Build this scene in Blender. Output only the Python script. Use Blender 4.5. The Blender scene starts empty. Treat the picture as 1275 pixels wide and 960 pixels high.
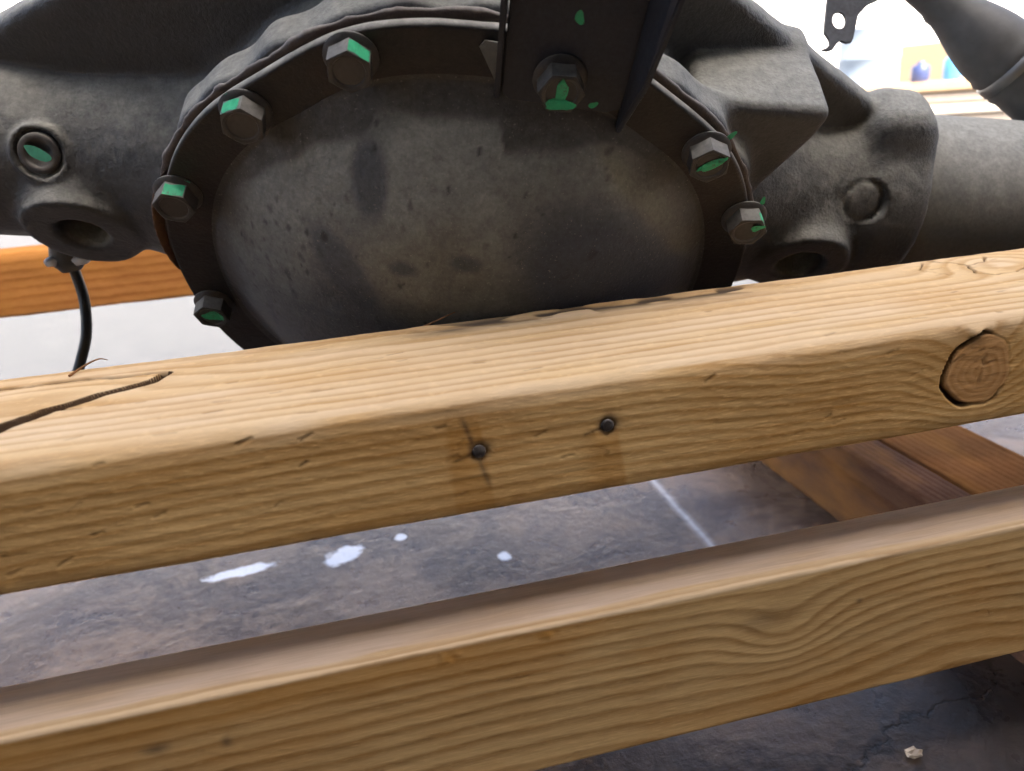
import bpy, bmesh, math, random
import numpy as np
from mathutils import Vector, Matrix

scene = bpy.context.scene
col = scene.collection
rng = np.random.default_rng(7)
random.seed(7)

# ------------------------------------------------------------------ camera
cam_d = bpy.data.cameras.new("camera")
cam = bpy.data.objects.new("camera", cam_d)
col.objects.link(cam)
RIGHT = Vector((0.97133756, -0.22687357, -0.07093469))
UP = Vector((0.14287577, 0.31874131, 0.93701147))
FWD = Vector((0.18997332, 0.92028928, -0.34202014))
cam.matrix_world = Matrix(((RIGHT.x, UP.x, -FWD.x, 0.0), (RIGHT.y, UP.y, -FWD.y, 0.0),
                           (RIGHT.z, UP.z, -FWD.z, 0.42), (0, 0, 0, 1)))
cam_d.sensor_width = 36.0
cam_d.lens = 36.0 * 960.0 / 1275.0
cam_d.clip_start = 0.01
cam_d.clip_end = 400.0
cam_d.dof.use_dof = True
cam_d.dof.focus_distance = 0.44
cam_d.dof.aperture_fstop = 8.0
scene.camera = cam

# ------------------------------------------------------------------ world, sun, exposure
SUN_EL, SUN_AZ = math.radians(52), math.radians(165)     # sun behind the viewer, above the unseen slab added to shade the cradle
world = bpy.data.worlds.new("World")
scene.world = world
world.use_nodes = True
wn = world.node_tree
sky = wn.nodes.new("ShaderNodeTexSky")
sky.sky_type = 'NISHITA'
sky.sun_disc = False
sky.sun_elevation = SUN_EL
sky.sun_rotation = SUN_AZ
sky.dust_density = 6.0
sky.air_density = 0.65
sky.ozone_density = 0.2
wn.links.new(sky.outputs[0], wn.nodes["Background"].inputs[0])
wn.nodes["Background"].inputs[1].default_value = 0.15
sun_d = bpy.data.lights.new("sun", 'SUN')
sun_d.energy = 2.0
sun_d.angle = math.radians(0.6)
sun_d.color = (1.0, 0.96, 0.9)
sun = bpy.data.objects.new("sun", sun_d)
col.objects.link(sun)
sdir = Vector((math.sin(SUN_AZ) * math.cos(SUN_EL), math.cos(SUN_AZ) * math.cos(SUN_EL), math.sin(SUN_EL)))
sun.rotation_euler = sdir.to_track_quat('Z', 'Y').to_euler()
sun.location = (1, 4, 5)
vs = scene.view_settings
vs.view_transform = 'Standard'
vs.look = 'None'
vs.gamma = 1.0
vs.exposure = 2.7
vs.use_curve_mapping = False
vs.use_white_balance = True
vs.white_balance_temperature = 6700.0
vs.white_balance_tint = 8.0
scene.cycles.use_denoising = True
scene.cycles.use_adaptive_sampling = True
scene.cycles.adaptive_threshold = 0.03
scene.cycles.adaptive_min_samples = 12
scene.cycles.max_bounces = 6
scene.cycles.diffuse_bounces = 3
scene.cycles.sample_clamp_indirect = 8.0

# ------------------------------------------------------------------ helpers
def tag(o, label=None, cat=None, group=None, kind=None):
    if label: o["label"] = label
    if cat: o["category"] = cat
    if group: o["group"] = group
    if kind: o["kind"] = kind
    return o

def empty(name, matrix=None, parent=None):
    o = bpy.data.objects.new(name, None)
    o.empty_display_size = 0.05
    col.objects.link(o)
    if matrix is not None: o.matrix_world = matrix
    if parent: o.parent = parent
    return o

def mesh_np(name, v, f, mat, parent=None, smooth=True, attrs=None):
    """v (n,3) array, f (m,k) array of equal-sized faces, or a list of tuples"""
    me = bpy.data.meshes.new(name)
    v = np.asarray(v, dtype=np.float32)
    if isinstance(f, np.ndarray):
        k = f.shape[1]
        me.vertices.add(len(v)); me.vertices.foreach_set("co", v.ravel())
        me.loops.add(f.size); me.loops.foreach_set("vertex_index", f.astype(np.int32).ravel())
        me.polygons.add(len(f))
        me.polygons.foreach_set("loop_start", np.arange(0, f.size, k, dtype=np.int32))
        me.polygons.foreach_set("loop_total", np.full(len(f), k, dtype=np.int32))
        me.update(calc_edges=True)
    else:
        me.from_pydata(v.tolist(), [], f)
    me.validate()
    me.polygons.foreach_set("use_smooth", np.full(len(me.polygons), smooth))
    if attrs:
        for an, av in attrs.items():
            a = me.attributes.new(an, 'FLOAT', 'POINT')
            a.data.foreach_set("value", np.asarray(av, dtype=np.float32))
    if mat: me.materials.append(mat)
    o = bpy.data.objects.new(name, me)
    col.objects.link(o)
    if parent: o.parent = parent
    return o

def bm_obj(name, bm, mat, parent=None, smooth_angle=None, bevel=None):
    bmesh.ops.recalc_face_normals(bm, faces=bm.faces)
    if bevel:
        bmesh.ops.bevel(bm, geom=[e for e in bm.edges if e.calc_face_angle(0) > 0.5], offset=bevel, segments=2,
                        affect='EDGES', clamp_overlap=True)
    me = bpy.data.meshes.new(name)
    for fc in bm.faces: fc.smooth = smooth_angle is not None
    if smooth_angle is not None:
        for e in bm.edges: e.smooth = e.calc_face_angle(0) < smooth_angle
    bm.to_mesh(me); bm.free()
    if mat: me.materials.append(mat)
    o = bpy.data.objects.new(name, me)
    col.objects.link(o)
    if parent: o.parent = parent
    return o

LAT = rng.random((32, 32, 32)).astype(np.float32)
def vnoise(x, y, z, sc=1.0):
    """smooth value noise in -1..1"""
    x = np.asarray(x, dtype=np.float32) * sc + 100.3; y = np.asarray(y, dtype=np.float32) * sc + 57.7
    z = np.asarray(z, dtype=np.float32) * sc + 31.1
    x, y, z = np.broadcast_arrays(x, y, z)
    xi = np.floor(x).astype(np.int32); yi = np.floor(y).astype(np.int32); zi = np.floor(z).astype(np.int32)
    fx = x - xi; fy = y - yi; fz = z - zi
    fx = fx * fx * (3 - 2 * fx); fy = fy * fy * (3 - 2 * fy); fz = fz * fz * (3 - 2 * fz)
    r = 0
    for a in (0, 1):
        for b in (0, 1):
            for c in (0, 1):
                w = (fx if a else 1 - fx) * (fy if b else 1 - fy) * (fz if c else 1 - fz)
                r = r + w * LAT[(xi + a) & 31, (yi + b) & 31, (zi + c) & 31]
    return r * 2 - 1

def fbm(x, y, z, sc=1.0, n=3):
    return sum(vnoise(x, y, z, sc * 2 ** i) * 0.5 ** i for i in range(n))

def sstep(a, b, x):
    t = np.clip((x - a) / (b - a), 0, 1)
    return t * t * (3 - 2 * t)

def seg_dist(px, py, pts):
    """distance to a polyline and the parameter 0..1 along it"""
    best = np.full(px.shape, 1e9, dtype=np.float32); par = np.zeros(px.shape, dtype=np.float32)
    n = len(pts) - 1
    for i in range(n):
        ax, ay = pts[i]; bx, by = pts[i + 1]
        dx, dy = bx - ax, by - ay
        t = np.clip(((px - ax) * dx + (py - ay) * dy) / (dx * dx + dy * dy), 0, 1)
        d = np.hypot(px - ax - t * dx, py - ay - t * dy)
        m = d < best
        best = np.where(m, d, best); par = np.where(m, (i + t) / n, par)
    return best, par

# ---- implicit surfaces: naive surface nets on a numpy grid
def smin(a, b, k):
    h = np.clip(0.5 + 0.5 * (b - a) / k, 0, 1)
    return b * (1 - h) + a * h - k * h * (1 - h)
def smax(a, b, k): return -smin(-a, -b, k)
def sd_box(x, y, z, c, h, r):
    qx, qy, qz = abs(x - c[0]) - h[0] + r, abs(y - c[1]) - h[1] + r, abs(z - c[2]) - h[2] + r
    return np.sqrt(np.maximum(qx, 0) ** 2 + np.maximum(qy, 0) ** 2 + np.maximum(qz, 0) ** 2) + \
        np.minimum(np.maximum(qx, np.maximum(qy, qz)), 0) - r
def sd_cyl(rad, ax, lo, hi, R, r):
    """rad: radial distance, ax: axial coordinate"""
    a, b = rad - R + r, abs(ax - (lo + hi) / 2) - (hi - lo) / 2 + r
    return np.minimum(np.maximum(a, b), 0) + np.sqrt(np.maximum(a, 0) ** 2 + np.maximum(b, 0) ** 2) - r

def surface_nets(fn, lo, hi, h):
    lo = np.array(lo, dtype=np.float32); n = np.ceil((np.array(hi) - lo) / h).astype(int) + 1
    gx = (lo[0] + h * np.arange(n[0], dtype=np.float32))[:, None, None]
    gy = (lo[1] + h * np.arange(n[1], dtype=np.float32))[None, :, None]
    gz = (lo[2] + h * np.arange(n[2], dtype=np.float32))[None, None, :]
    V = np.broadcast_to(fn(gx, gy, gz), tuple(n)).astype(np.float32)
    S = V < 0
    c = np.zeros(tuple(n - 1), dtype=np.int8)
    for a in (0, 1):
        for b in (0, 1):
            for d in (0, 1):
                c += S[a:n[0] - 1 + a, b:n[1] - 1 + b, d:n[2] - 1 + d]
    act = (c > 0) & (c < 8)
    ci, cj, ck = np.nonzero(act)
    idx = np.full(act.shape, -1, dtype=np.int32); idx[ci, cj, ck] = np.arange(len(ci))
    acc = np.zeros((len(ci), 3), dtype=np.float32); cnt = np.zeros(len(ci), dtype=np.float32)
    corners = [(a, b, d) for a in (0, 1) for b in (0, 1) for d in (0, 1)]
    for p in corners:
        for q in corners:
            if sum(q) - sum(p) == 1 and all(q[i] >= p[i] for i in range(3)):
                v0 = V[ci + p[0], cj + p[1], ck + p[2]]; v1 = V[ci + q[0], cj + q[1], ck + q[2]]
                m = (v0 < 0) != (v1 < 0)
                t = np.where(m, v0 / np.where(m, v0 - v1, 1), 0)
                for i in range(3): acc[:, i] += np.where(m, p[i] + t * (q[i] - p[i]), 0)
                cnt += m
    pos = acc / cnt[:, None] + np.stack([ci, cj, ck], 1)
    pos = pos * h + lo
    quads = []
    for ax in range(3):
        b, d = [(1, 2), (2, 0), (0, 1)][ax]
        sl0 = [slice(None)] * 3; sl1 = [slice(None)] * 3
        sl0[ax] = slice(0, -1); sl1[ax] = slice(1, None)
        for s_ in (sl0, sl1):
            s_[b] = slice(1, -1); s_[d] = slice(1, -1)
        A, B = S[tuple(sl0)], S[tuple(sl1)]
        for flip, m in ((False, A & ~B), (True, ~A & B)):
            e = np.stack(np.nonzero(m), 1)
            if not len(e): continue
            e[:, b] += 1; e[:, d] += 1
            def cell(ob, od):
                k = e.copy(); k[:, b] -= ob; k[:, d] -= od
                return idx[k[:, 0], k[:, 1], k[:, 2]]
            q = np.stack([cell(1, 1), cell(0, 1), cell(0, 0), cell(1, 0)], 1)
            quads.append(q[:, ::-1] if flip else q)
    q = np.concatenate(quads)
    q = q[(q >= 0).all(1)]
    for _ in range(2):                                   # pull the vertices onto the surface
        e = h * 0.5
        x, y, z = pos[:, 0], pos[:, 1], pos[:, 2]
        f0 = fn(x, y, z)
        g = np.stack([fn(x + e, y, z) - fn(x - e, y, z), fn(x, y + e, z) - fn(x, y - e, z),
                      fn(x, y, z + e) - fn(x, y, z - e)], 1) / (2 * e)
        st = (f0 / np.maximum((g * g).sum(1), 0.2))[:, None] * g
        L = np.linalg.norm(st, axis=1, keepdims=True)
        pos = (pos - st * np.minimum(1, h * 0.7 / np.maximum(L, 1e-9))).astype(np.float32)
    return pos, q

def grid_faces(nu, nv, wrap_v=False):
    i = np.arange(nu - 1)[:, None]; j = np.arange(nv if wrap_v else nv - 1)[None, :]
    j2 = (j + 1) % nv
    return np.stack([i * nv + j, i * nv + j2, (i + 1) * nv + j2, (i + 1) * nv + j], -1).reshape(-1, 4)

def tube_pts(pts, radii, n=20, caps=True):
    pts = np.array(pts, dtype=float); radii = np.broadcast_to(np.array(radii, dtype=float), (len(pts),))
    tan = np.gradient(pts, axis=0); tan /= np.linalg.norm(tan, axis=1, keepdims=True)
    nrm = np.cross(tan[0], (0.3, 0.2, 0.93)); nrm /= np.linalg.norm(nrm)
    V = []
    for p, t, r in zip(pts, tan, radii):
        nrm = nrm - t * (nrm @ t); nrm /= np.linalg.norm(nrm)
        b = np.cross(t, nrm)
        a = np.linspace(0, 2 * math.pi, n, endpoint=False)
        V.append(p + r * (np.cos(a)[:, None] * nrm + np.sin(a)[:, None] * b))
    V = np.concatenate(V)
    F = [tuple(q) for q in grid_faces(len(pts), n, True)]
    if caps:
        F.append(tuple(range(n))[::-1]); F.append(tuple(range(len(V) - n, len(V))))
    return V, F

def catmull(pts, per=8):
    P = [np.array(p, dtype=float) for p in pts]; P = [2 * P[0] - P[1]] + P + [2 * P[-1] - P[-2]]
    out = []
    for i in range(1, len(P) - 2):
        for t in np.linspace(0, 1, per, endpoint=False):
            a, b, c, d = P[i - 1:i + 3]
            out.append(0.5 * (2 * b + (c - a) * t + (2 * a - 5 * b + 4 * c - d) * t ** 2 + (3 * b - a - 3 * c + d) * t ** 3))
    out.append(P[-2])
    return np.array(out)

def lathe(profile, n=32):
    """profile: list of (radius, height along z)"""
    V = []; F = []
    for r, z in profile:
        for k in range(n):
            a = 2 * math.pi * k / n
            V.append((r * math.cos(a), r * math.sin(a), z))
    for i in range(len(profile) - 1):
        for k in range(n):
            F.append((i * n + k, i * n + (k + 1) % n, (i + 1) * n + (k + 1) % n, (i + 1) * n + k))
    F.append(tuple(range(n))[::-1]); F.append(tuple(range(len(V) - n, len(V))))
    return np.array(V), F

# ------------------------------------------------------------------ materials
class NT:
    def __init__(s, name):
        s.m = bpy.data.materials.new(name); s.m.use_nodes = True
        s.t = s.m.node_tree; s.b = s.t.nodes["Principled BSDF"]
    def n(s, kind, **kw):
        x = s.t.nodes.new("ShaderNode" + kind)
        for k, v in kw.items(): setattr(x, k, v)
        return x
    def l(s, a, b): s.t.links.new(a, b)
    def put(s, sock, v):
        if isinstance(v, bpy.types.NodeSocket): s.l(v, sock)
        else: sock.default_value = v
    def obj(s): return s.n("TexCoord").outputs["Object"]
    def attr(s, name): return s.n("Attribute", attribute_name=name).outputs["Fac"]
    def mapping(s, vec, scale=(1, 1, 1), rot=(0, 0, 0), loc=(0, 0, 0)):
        m = s.n("Mapping"); s.l(vec, m.inputs[0])
        m.inputs["Scale"].default_value = scale; m.inputs["Rotation"].default_value = rot
        m.inputs["Location"].default_value = loc
        return m.outputs[0]
    def noise(s, vec, scale, detail=4, rough=0.55, dist=0.0):
        x = s.n("TexNoise"); s.l(vec, x.inputs["Vector"])
        x.inputs["Scale"].default_value = scale; x.inputs["Detail"].default_value = detail
        x.inputs["Roughness"].default_value = rough; x.inputs["Distortion"].default_value = dist
        return x.outputs["Fac"]
    def ramp(s, fac, stops, interp='LINEAR'):
        x = s.n("ValToRGB"); s.put(x.inputs[0], fac); cr = x.color_ramp; cr.interpolation = interp
        while len(cr.elements) < len(stops): cr.elements.new(0.5)
        for e, (p, c) in zip(cr.elements, stops):
            e.position = p; e.color = (c, c, c, 1) if isinstance(c, (int, float)) else (*c, 1)
        return x.outputs[0]
    def mix(s, fac, a, b, blend='MIX'):
        x = s.n("Mix", data_type='RGBA', blend_type=blend)
        s.put(x.inputs[0], fac)
        for sock, v in ((x.inputs[6], a), (x.inputs[7], b)):
            if isinstance(v, tuple): v = (*v, 1) if len(v) == 3 else v
            s.put(sock, v)
        return x.outputs[2]
    def math(s, op, a, b=0.0, c=None, clamp=False):
        x = s.n("Math", operation=op, use_clamp=clamp)
        s.put(x.inputs[0], a); s.put(x.inputs[1], b)
        if c is not None: s.put(x.inputs[2], c)
        return x.outputs[0]
    def bump(s, h, dist, strength=1.0, normal=None):
        x = s.n("Bump"); s.l(h, x.inputs["Height"])
        x.inputs["Distance"].default_value = dist; x.inputs["Strength"].default_value = strength
        if normal is not None: s.l(normal, x.inputs["Normal"])
        return x.outputs[0]
    def done(s, color=None, rough=None, normal=None, metallic=None, spec=None):
        if color is not None: s.put(s.b.inputs["Base Color"], color if not isinstance(color, tuple) else (*color, 1))
        if rough is not None: s.put(s.b.inputs["Roughness"], rough)
        if normal is not None: s.l(normal, s.b.inputs["Normal"])
        if metallic is not None: s.put(s.b.inputs["Metallic"], metallic)
        if spec is not None: s.put(s.b.inputs["Specular IOR Level"], spec)
        return s.m

def cast_material(name, base=(0.034, 0.036, 0.039), dust=(0.285, 0.285, 0.25), dust_amt=0.85, rust=0.0, bump=0.0008, attrs=False, spec=0.35, film=0.0):
    s = NT(name); o = s.obj()
    up = s.n("SeparateXYZ"); s.l(s.n("NewGeometry").outputs["Normal"], up.inputs[0])
    n1 = s.noise(o, 22, 3, 0.55); n2 = s.noise(o, 110, 3, 0.6); n3 = s.noise(o, 480, 3, 0.65)
    # loose dust lies on what faces upwards, broken up by noise
    f = s.math('ADD', s.math('ADD', up.outputs[2], film), s.math('MULTIPLY', s.math('SUBTRACT', n1, 0.5), 0.6))
    f = s.math('ADD', f, s.math('MULTIPLY', s.math('SUBTRACT', n2, 0.5), 0.35))
    f = s.ramp(f, [(-0.0, 0.02), (0.85, 1.0)])
    f = s.math('MULTIPLY', f, dust_amt, clamp=True)
    c = s.mix(f, s.mix(n1, tuple(v * 0.8 for v in base), tuple(v * 1.25 for v in base)),
              s.mix(n2, tuple(v * 0.75 for v in dust), tuple(v * 1.15 for v in dust)))
    if rust:
        rf = s.math('MULTIPLY', s.ramp(s.noise(o, 14, 4, 0.65), [(0.5, 0.0), (0.68, 1.0)]), rust)
        c = s.mix(rf, c, (0.045, 0.023, 0.015))
    if attrs:
        c = s.mix(s.attr("olive"), c, s.mix(n2, (0.135, 0.128, 0.092), (0.225, 0.213, 0.160)))
        c = s.mix(s.attr("shade_and_marks"), c, (0.026, 0.032, 0.046))  # dark marks and the painted reflection share this tone
        c = s.mix(s.math('MULTIPLY', s.attr("dark_edge"), s.ramp(n2, [(0.25, 0.7), (0.6, 1.0)])), c, s.mix(n1, (0.016, 0.014, 0.014), (0.040, 0.031, 0.026)))
        c = s.mix(s.attr("pit"), c, (0.010, 0.010, 0.011))
        sp = s.ramp(s.noise(o, 700, 2, 0.5), [(0.66, 0.0), (0.74, 1.0)])
        c = s.mix(s.math('MULTIPLY', sp, 0.35), c, (0.30, 0.28, 0.24))
    c = s.mix(0.32, c, s.ramp(s.noise(o, 340, 3, 0.7), [(0.32, 0.45), (0.68, 1.45)]), 'MULTIPLY')
    h = s.math('ADD', s.math('MULTIPLY', n3, 0.8), s.math('MULTIPLY', n2, 0.8))
    return s.done(c, s.math('ADD', 0.50, s.math('MULTIPLY', f, 0.4)), s.bump(h, bump), spec=spec)

M_CAST = cast_material("cast_iron_dusty")
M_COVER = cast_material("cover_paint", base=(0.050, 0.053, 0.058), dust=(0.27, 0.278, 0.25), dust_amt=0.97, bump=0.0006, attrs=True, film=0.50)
M_FLANGE = cast_material("cover_flange_paint", base=(0.0105, 0.0095, 0.010), dust=(0.40, 0.39, 0.35), dust_amt=0.9, rust=0.35, bump=0.0006, spec=0.24)
M_TUBE = cast_material("axle_tube_steel", base=(0.075, 0.078, 0.076), dust=(0.30, 0.30, 0.27), dust_amt=0.9, bump=0.0002)
M_BRACKET = cast_material("bracket_paint", base=(0.024, 0.027, 0.036), dust=(0.20, 0.21, 0.225), dust_amt=0.45, bump=0.00025, spec=0.18)
M_BOLT = cast_material("bolt_steel", base=(0.034, 0.031, 0.030), dust=(0.21, 0.205, 0.185), dust_amt=0.85, rust=0.3, bump=0.00012)
M_GASKET = cast_material("gasket_sealant", base=(0.035, 0.022, 0.016), dust=(0.33, 0.31, 0.28), dust_amt=0.8, rust=0.5, bump=0.0006)

def simple(name, color, rough=0.6, metallic=0.0, var=0.25, scale=60, bump=0.0002):
    s = NT(name); o = s.obj(); n = s.noise(o, scale, 5, 0.6)
    c = s.mix(n, tuple(v * (1 - var) for v in color), tuple(min(1, v * (1 + var)) for v in color))
    return s.done(c, rough, s.bump(n, bump), metallic)
def paint_material():
    s = NT("green_paint"); o = s.obj()
    st = s.noise(s.mapping(o, (1.0, 1.0, 0.35), (0.4, 0.3, 0.2)), 420, 3, 0.65); n = s.noise(o, 160, 3, 0.6)
    c = s.mix(st, (0.004, 0.19, 0.080), (0.018, 0.41, 0.185))
    c = s.mix(s.ramp(s.math('ADD', s.math('MULTIPLY', st, 0.6), s.math('MULTIPLY', n, 0.4)), [(0.36, 0.9), (0.45, 0.0)]), c, (0.035, 0.045, 0.040))
    return s.done(c, s.ramp(n, [(0.3, 0.4), (0.7, 0.75)]), s.bump(st, 0.0003))
M_GREEN = paint_material()
M_RUBBER = simple("rubber", (0.070, 0.071, 0.070), 0.62, var=0.4, scale=80)
M_CABLE = simple("cable_sheath", (0.012, 0.014, 0.014), 0.4)
M_CLAMP = simple("clamp_steel", (0.16, 0.16, 0.155), 0.45, 0.6)
M_NAIL = simple("nail_steel", (0.10, 0.09, 0.085), 0.4, 0.8, scale=400)
M_DARK = simple("dark_hole", (0.012, 0.012, 0.013), 0.7)
M_SPOT = simple("white_light_fleck", (0.82, 0.84, 0.90), 0.5, var=0.06)
M_CLIP = simple("pale_plastic", (0.55, 0.58, 0.62), 0.5)

def wood_material(name, early, late, fuzz=0.5, rot=0.45):
    s = NT(name); o = s.obj()
    ring = s.attr("ring")
    ring = s.math('ADD', ring, s.math('MULTIPLY', s.math('SUBTRACT', s.noise(s.mapping(o, (0.25, 1, 1)), 160, 2, 0.6), 0.5), 0.36))
    fr = s.math('FRACT', ring)
    late_f = s.ramp(fr, [(0.0, 0.06), (0.40, 0.24), (0.68, 0.85), (0.82, 1.0), (0.95, 0.40), (1.0, 0.06)])
    strength = s.ramp(s.noise(s.mapping(o, (0.3, 1, 1)), 35, 3), [(0.25, 0.50), (0.75, 1.0)])
    late_f = s.math('MULTIPLY', late_f, strength)
    # whole rings differ from each other
    wn_ = s.n("TexWhiteNoise", noise_dimensions='1D'); s.l(s.math('FLOOR', ring), wn_.inputs["W"])
    c = s.mix(late_f, early, late)
    c = s.mix(s.math('MULTIPLY', wn_.outputs[0], 0.22), c, tuple(v * 0.72 for v in late))
    fib = s.noise(s.mapping(o, (0.05, 1, 1)), 900, 2, 0.6)
    c = s.mix(0.22, c, s.ramp(fib, [(0.3, 0.35), (0.7, 1.0)]), 'MULTIPLY')
    big = s.noise(s.mapping(o, (0.4, 1, 1)), 16, 4, 0.6)
    c = s.mix(s.ramp(big, [(0.42, 0.0), (0.75, 0.60)]), c, (0.42, 0.195, 0.045))
    # slanted tufts of sawn fibre
    tuft = s.noise(s.mapping(o, (0.8, 1.0, 5.0), (0, rot, 0)), 210, 2, 0.55, 0.3)
    tm = s.ramp(tuft, [(0.57, 0.0), (0.66, 1.0)])
    c = s.mix(s.math('MULTIPLY', s.ramp(tuft, [(0.30, 1.0), (0.40, 0.0)]), 0.25 * fuzz), c, tuple(v * 0.55 for v in late))
    c = s.mix(s.math('MULTIPLY', tm, 0.35 * fuzz), c, tuple(min(0.9, v * 1.25) for v in early))
    c = s.mix(s.attr("amber"), c, (0.36, 0.165, 0.030))
    c = s.mix(s.attr("grey"), c, (0.060, 0.050, 0.044))
    c = s.mix(s.attr("film"), c, s.mix(fib, (0.52, 0.41, 0.32), (0.72, 0.58, 0.46)))
    c = s.mix(s.attr("knot"), c, s.mix(s.ramp(s.math('FRACT', s.attr("knotr")), [(0.0, 0.0), (0.7, 1.0), (1.0, 0.1)]), (0.50, 0.285, 0.120), (0.41, 0.215, 0.080)))
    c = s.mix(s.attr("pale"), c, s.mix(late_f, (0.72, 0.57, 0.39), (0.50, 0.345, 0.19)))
    c = s.mix(s.attr("crack"), c, (0.035, 0.018, 0.012))
    h = s.math('ADD', s.math('MULTIPLY', tuft, 0.6 * fuzz), s.math('MULTIPLY', fib, 0.25))
    return s.done(c, 0.82, s.bump(h, 0.0006, 0.7), spec=0.0)

M_WOOD_A = wood_material("pine_rough_sawn", (0.70, 0.465, 0.205), (0.46, 0.245, 0.075), 0.8, 0.42)
M_WOOD_B = wood_material("pine_planed", (0.68, 0.465, 0.215), (0.315, 0.172, 0.058), 0.35, 0.1)
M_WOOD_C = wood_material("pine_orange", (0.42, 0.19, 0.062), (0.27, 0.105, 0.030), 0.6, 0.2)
M_WOOD_D = wood_material("pine_brown_shaded", (0.155, 0.088, 0.060), (0.085, 0.043, 0.028), 0.5, 0.2)  # darkened in colour for the shade under the rails

# ------------------------------------------------------------------ setting: floor, added shade slabs and white backdrop
def floor_material():
    s = NT("worn_concrete"); o = s.obj()
    n1 = s.noise(o, 3.0, 6, 0.6); n2 = s.noise(o, 16, 6, 0.65, 0.4); n3 = s.noise(o, 90, 5, 0.65); n4 = s.noise(o, 420, 3, 0.6)
    c = s.mix(n2, (0.062, 0.047, 0.037), (0.25, 0.210, 0.172))
    c = s.mix(s.ramp(n1, [(0.50, 0.0), (0.66, 0.5)]), c, (0.36, 0.345, 0.325))
    c = s.mix(s.ramp(s.noise(o, 9, 5, 0.7, 0.6), [(0.44, 0.0), (0.56, 0.9)]), c, (0.030, 0.020, 0.018))
    c = s.mix(s.math('MULTIPLY', n3, 0.6), c, s.mix(n3, (0.05, 0.045, 0.042), (0.30, 0.28, 0.26)))
    sy = s.n("SeparateXYZ"); s.l(o, sy.inputs[0])
    yard = s.ramp(s.math('MULTIPLY', s.math('ADD', sy.outputs[1], s.math('MULTIPLY', n1, 0.3)), 0.5), [(0.55, 0.0), (0.72, 1.0)])   # cooler grey and rougher floor towards the yard
    c = s.mix(yard, c, s.mix(n2, (0.065, 0.067, 0.071), (0.12, 0.122, 0.126)))
    # a blue-black patch beside the near rail and a hairline crack running through it
    m = s.mapping(o, (1, 1, 1), loc=(-0.40, -0.31, 0)); L = s.n("VectorMath", operation='LENGTH'); s.l(m, L.inputs[0])
    d = s.math('ADD', L.outputs["Value"], s.math('MULTIPLY', s.math('SUBTRACT', n2, 0.5), 0.12))
    c = s.mix(s.ramp(d, [(0.05, 0.85), (0.16, 0.0)]), c, (0.030, 0.035, 0.045))
    sx = s.n("SeparateXYZ"); s.l(o, sx.inputs[0])
    e = s.math('SUBTRACT', s.math('ADD', sx.outputs[1], s.math('MULTIPLY', s.math('SUBTRACT', s.noise(o, 14, 5, 0.6), 0.5), 0.10)),
               s.math('ADD', s.math('MULTIPLY', sx.outputs[0], 0.35), 0.235))
    e = s.math('ABSOLUTE', e)
    cr = s.math('MULTIPLY', s.ramp(e, [(0.0, 0.8), (0.0013, 0.0)]), s.ramp(d, [(0.10, 1.0), (0.24, 0.0)]))
    c = s.mix(cr, c, (0.012, 0.012, 0.014))
    c = s.mix(s.math('SUBTRACT', 1.0, yard), c, (0.98, 0.78, 0.62), 'MULTIPLY')
    # flecks of light painted into the colour, and one chalked line
    spot = None
    wob = s.math('MULTIPLY', s.math('SUBTRACT', s.noise(o, 70, 4, 0.6), 0.5), 1.3)
    for (px, py, rx, ry, ra) in ((-0.144, 0.714, 0.036, 0.010, 0.1), (-0.043, 0.708, 0.024, 0.016, 0.5), (0.018, 0.724, 0.008, 0.008, 0), (0.114, 0.652, 0.007, 0.009, 0)):
        mm = s.n("Mapping", vector_type='TEXTURE'); s.l(o, mm.inputs[0])
        mm.inputs["Location"].default_value = (px, py, 0); mm.inputs["Rotation"].default_value = (0, 0, ra); mm.inputs["Scale"].default_value = (rx, ry, 1)
        L2 = s.n("VectorMath", operation='LENGTH'); s.l(mm.outputs[0], L2.inputs[0])
        f_ = s.ramp(s.math('ADD', L2.outputs["Value"], wob), [(0.72, 1.0), (1.0, 0.0)])
        spot = f_ if spot is None else s.math('MAXIMUM', spot, f_)
    lx = s.math('ABSOLUTE', s.math('ADD', s.math('SUBTRACT', sx.outputs[0], 0.312), s.math('MULTIPLY', s.math('SUBTRACT', n2, 0.5), 0.006)))
    lf = s.math('MULTIPLY', s.ramp(lx, [(0.0018, 0.6), (0.0048, 0.0)]), s.ramp(sx.outputs[1], [(0.50, 0.0), (0.58, 1.0)]))
    lf = s.math('MULTIPLY', lf, s.ramp(n3, [(0.3, 0.5), (0.6, 1.0)]))
    c = s.mix(s.math('MAXIMUM', spot, lf), c, (0.74, 0.76, 0.80))
    h = s.math('ADD', s.math('MULTIPLY', n3, 0.6), s.math('ADD', n2, s.math('MULTIPLY', n4, 0.12)))
    h = s.math('SUBTRACT', h, s.math('MULTIPLY', cr, 0.25))
    rg = s.math('ADD', s.ramp(n2, [(0.3, 0.22), (0.7, 0.42)]), s.math('MULTIPLY', yard, 0.45))
    return s.done(c, rg, s.bump(h, 0.002, 0.6), spec=s.math('SUBTRACT', 0.35, s.math('MULTIPLY', yard, 0.25)))

fl = mesh_np("floor", [(-150, -150, 0), (150, -150, 0), (150, 150, 0), (-150, 150, 0)], [(0, 1, 2, 3)], floor_material(), smooth=False)
tag(fl, kind="structure")

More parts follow.
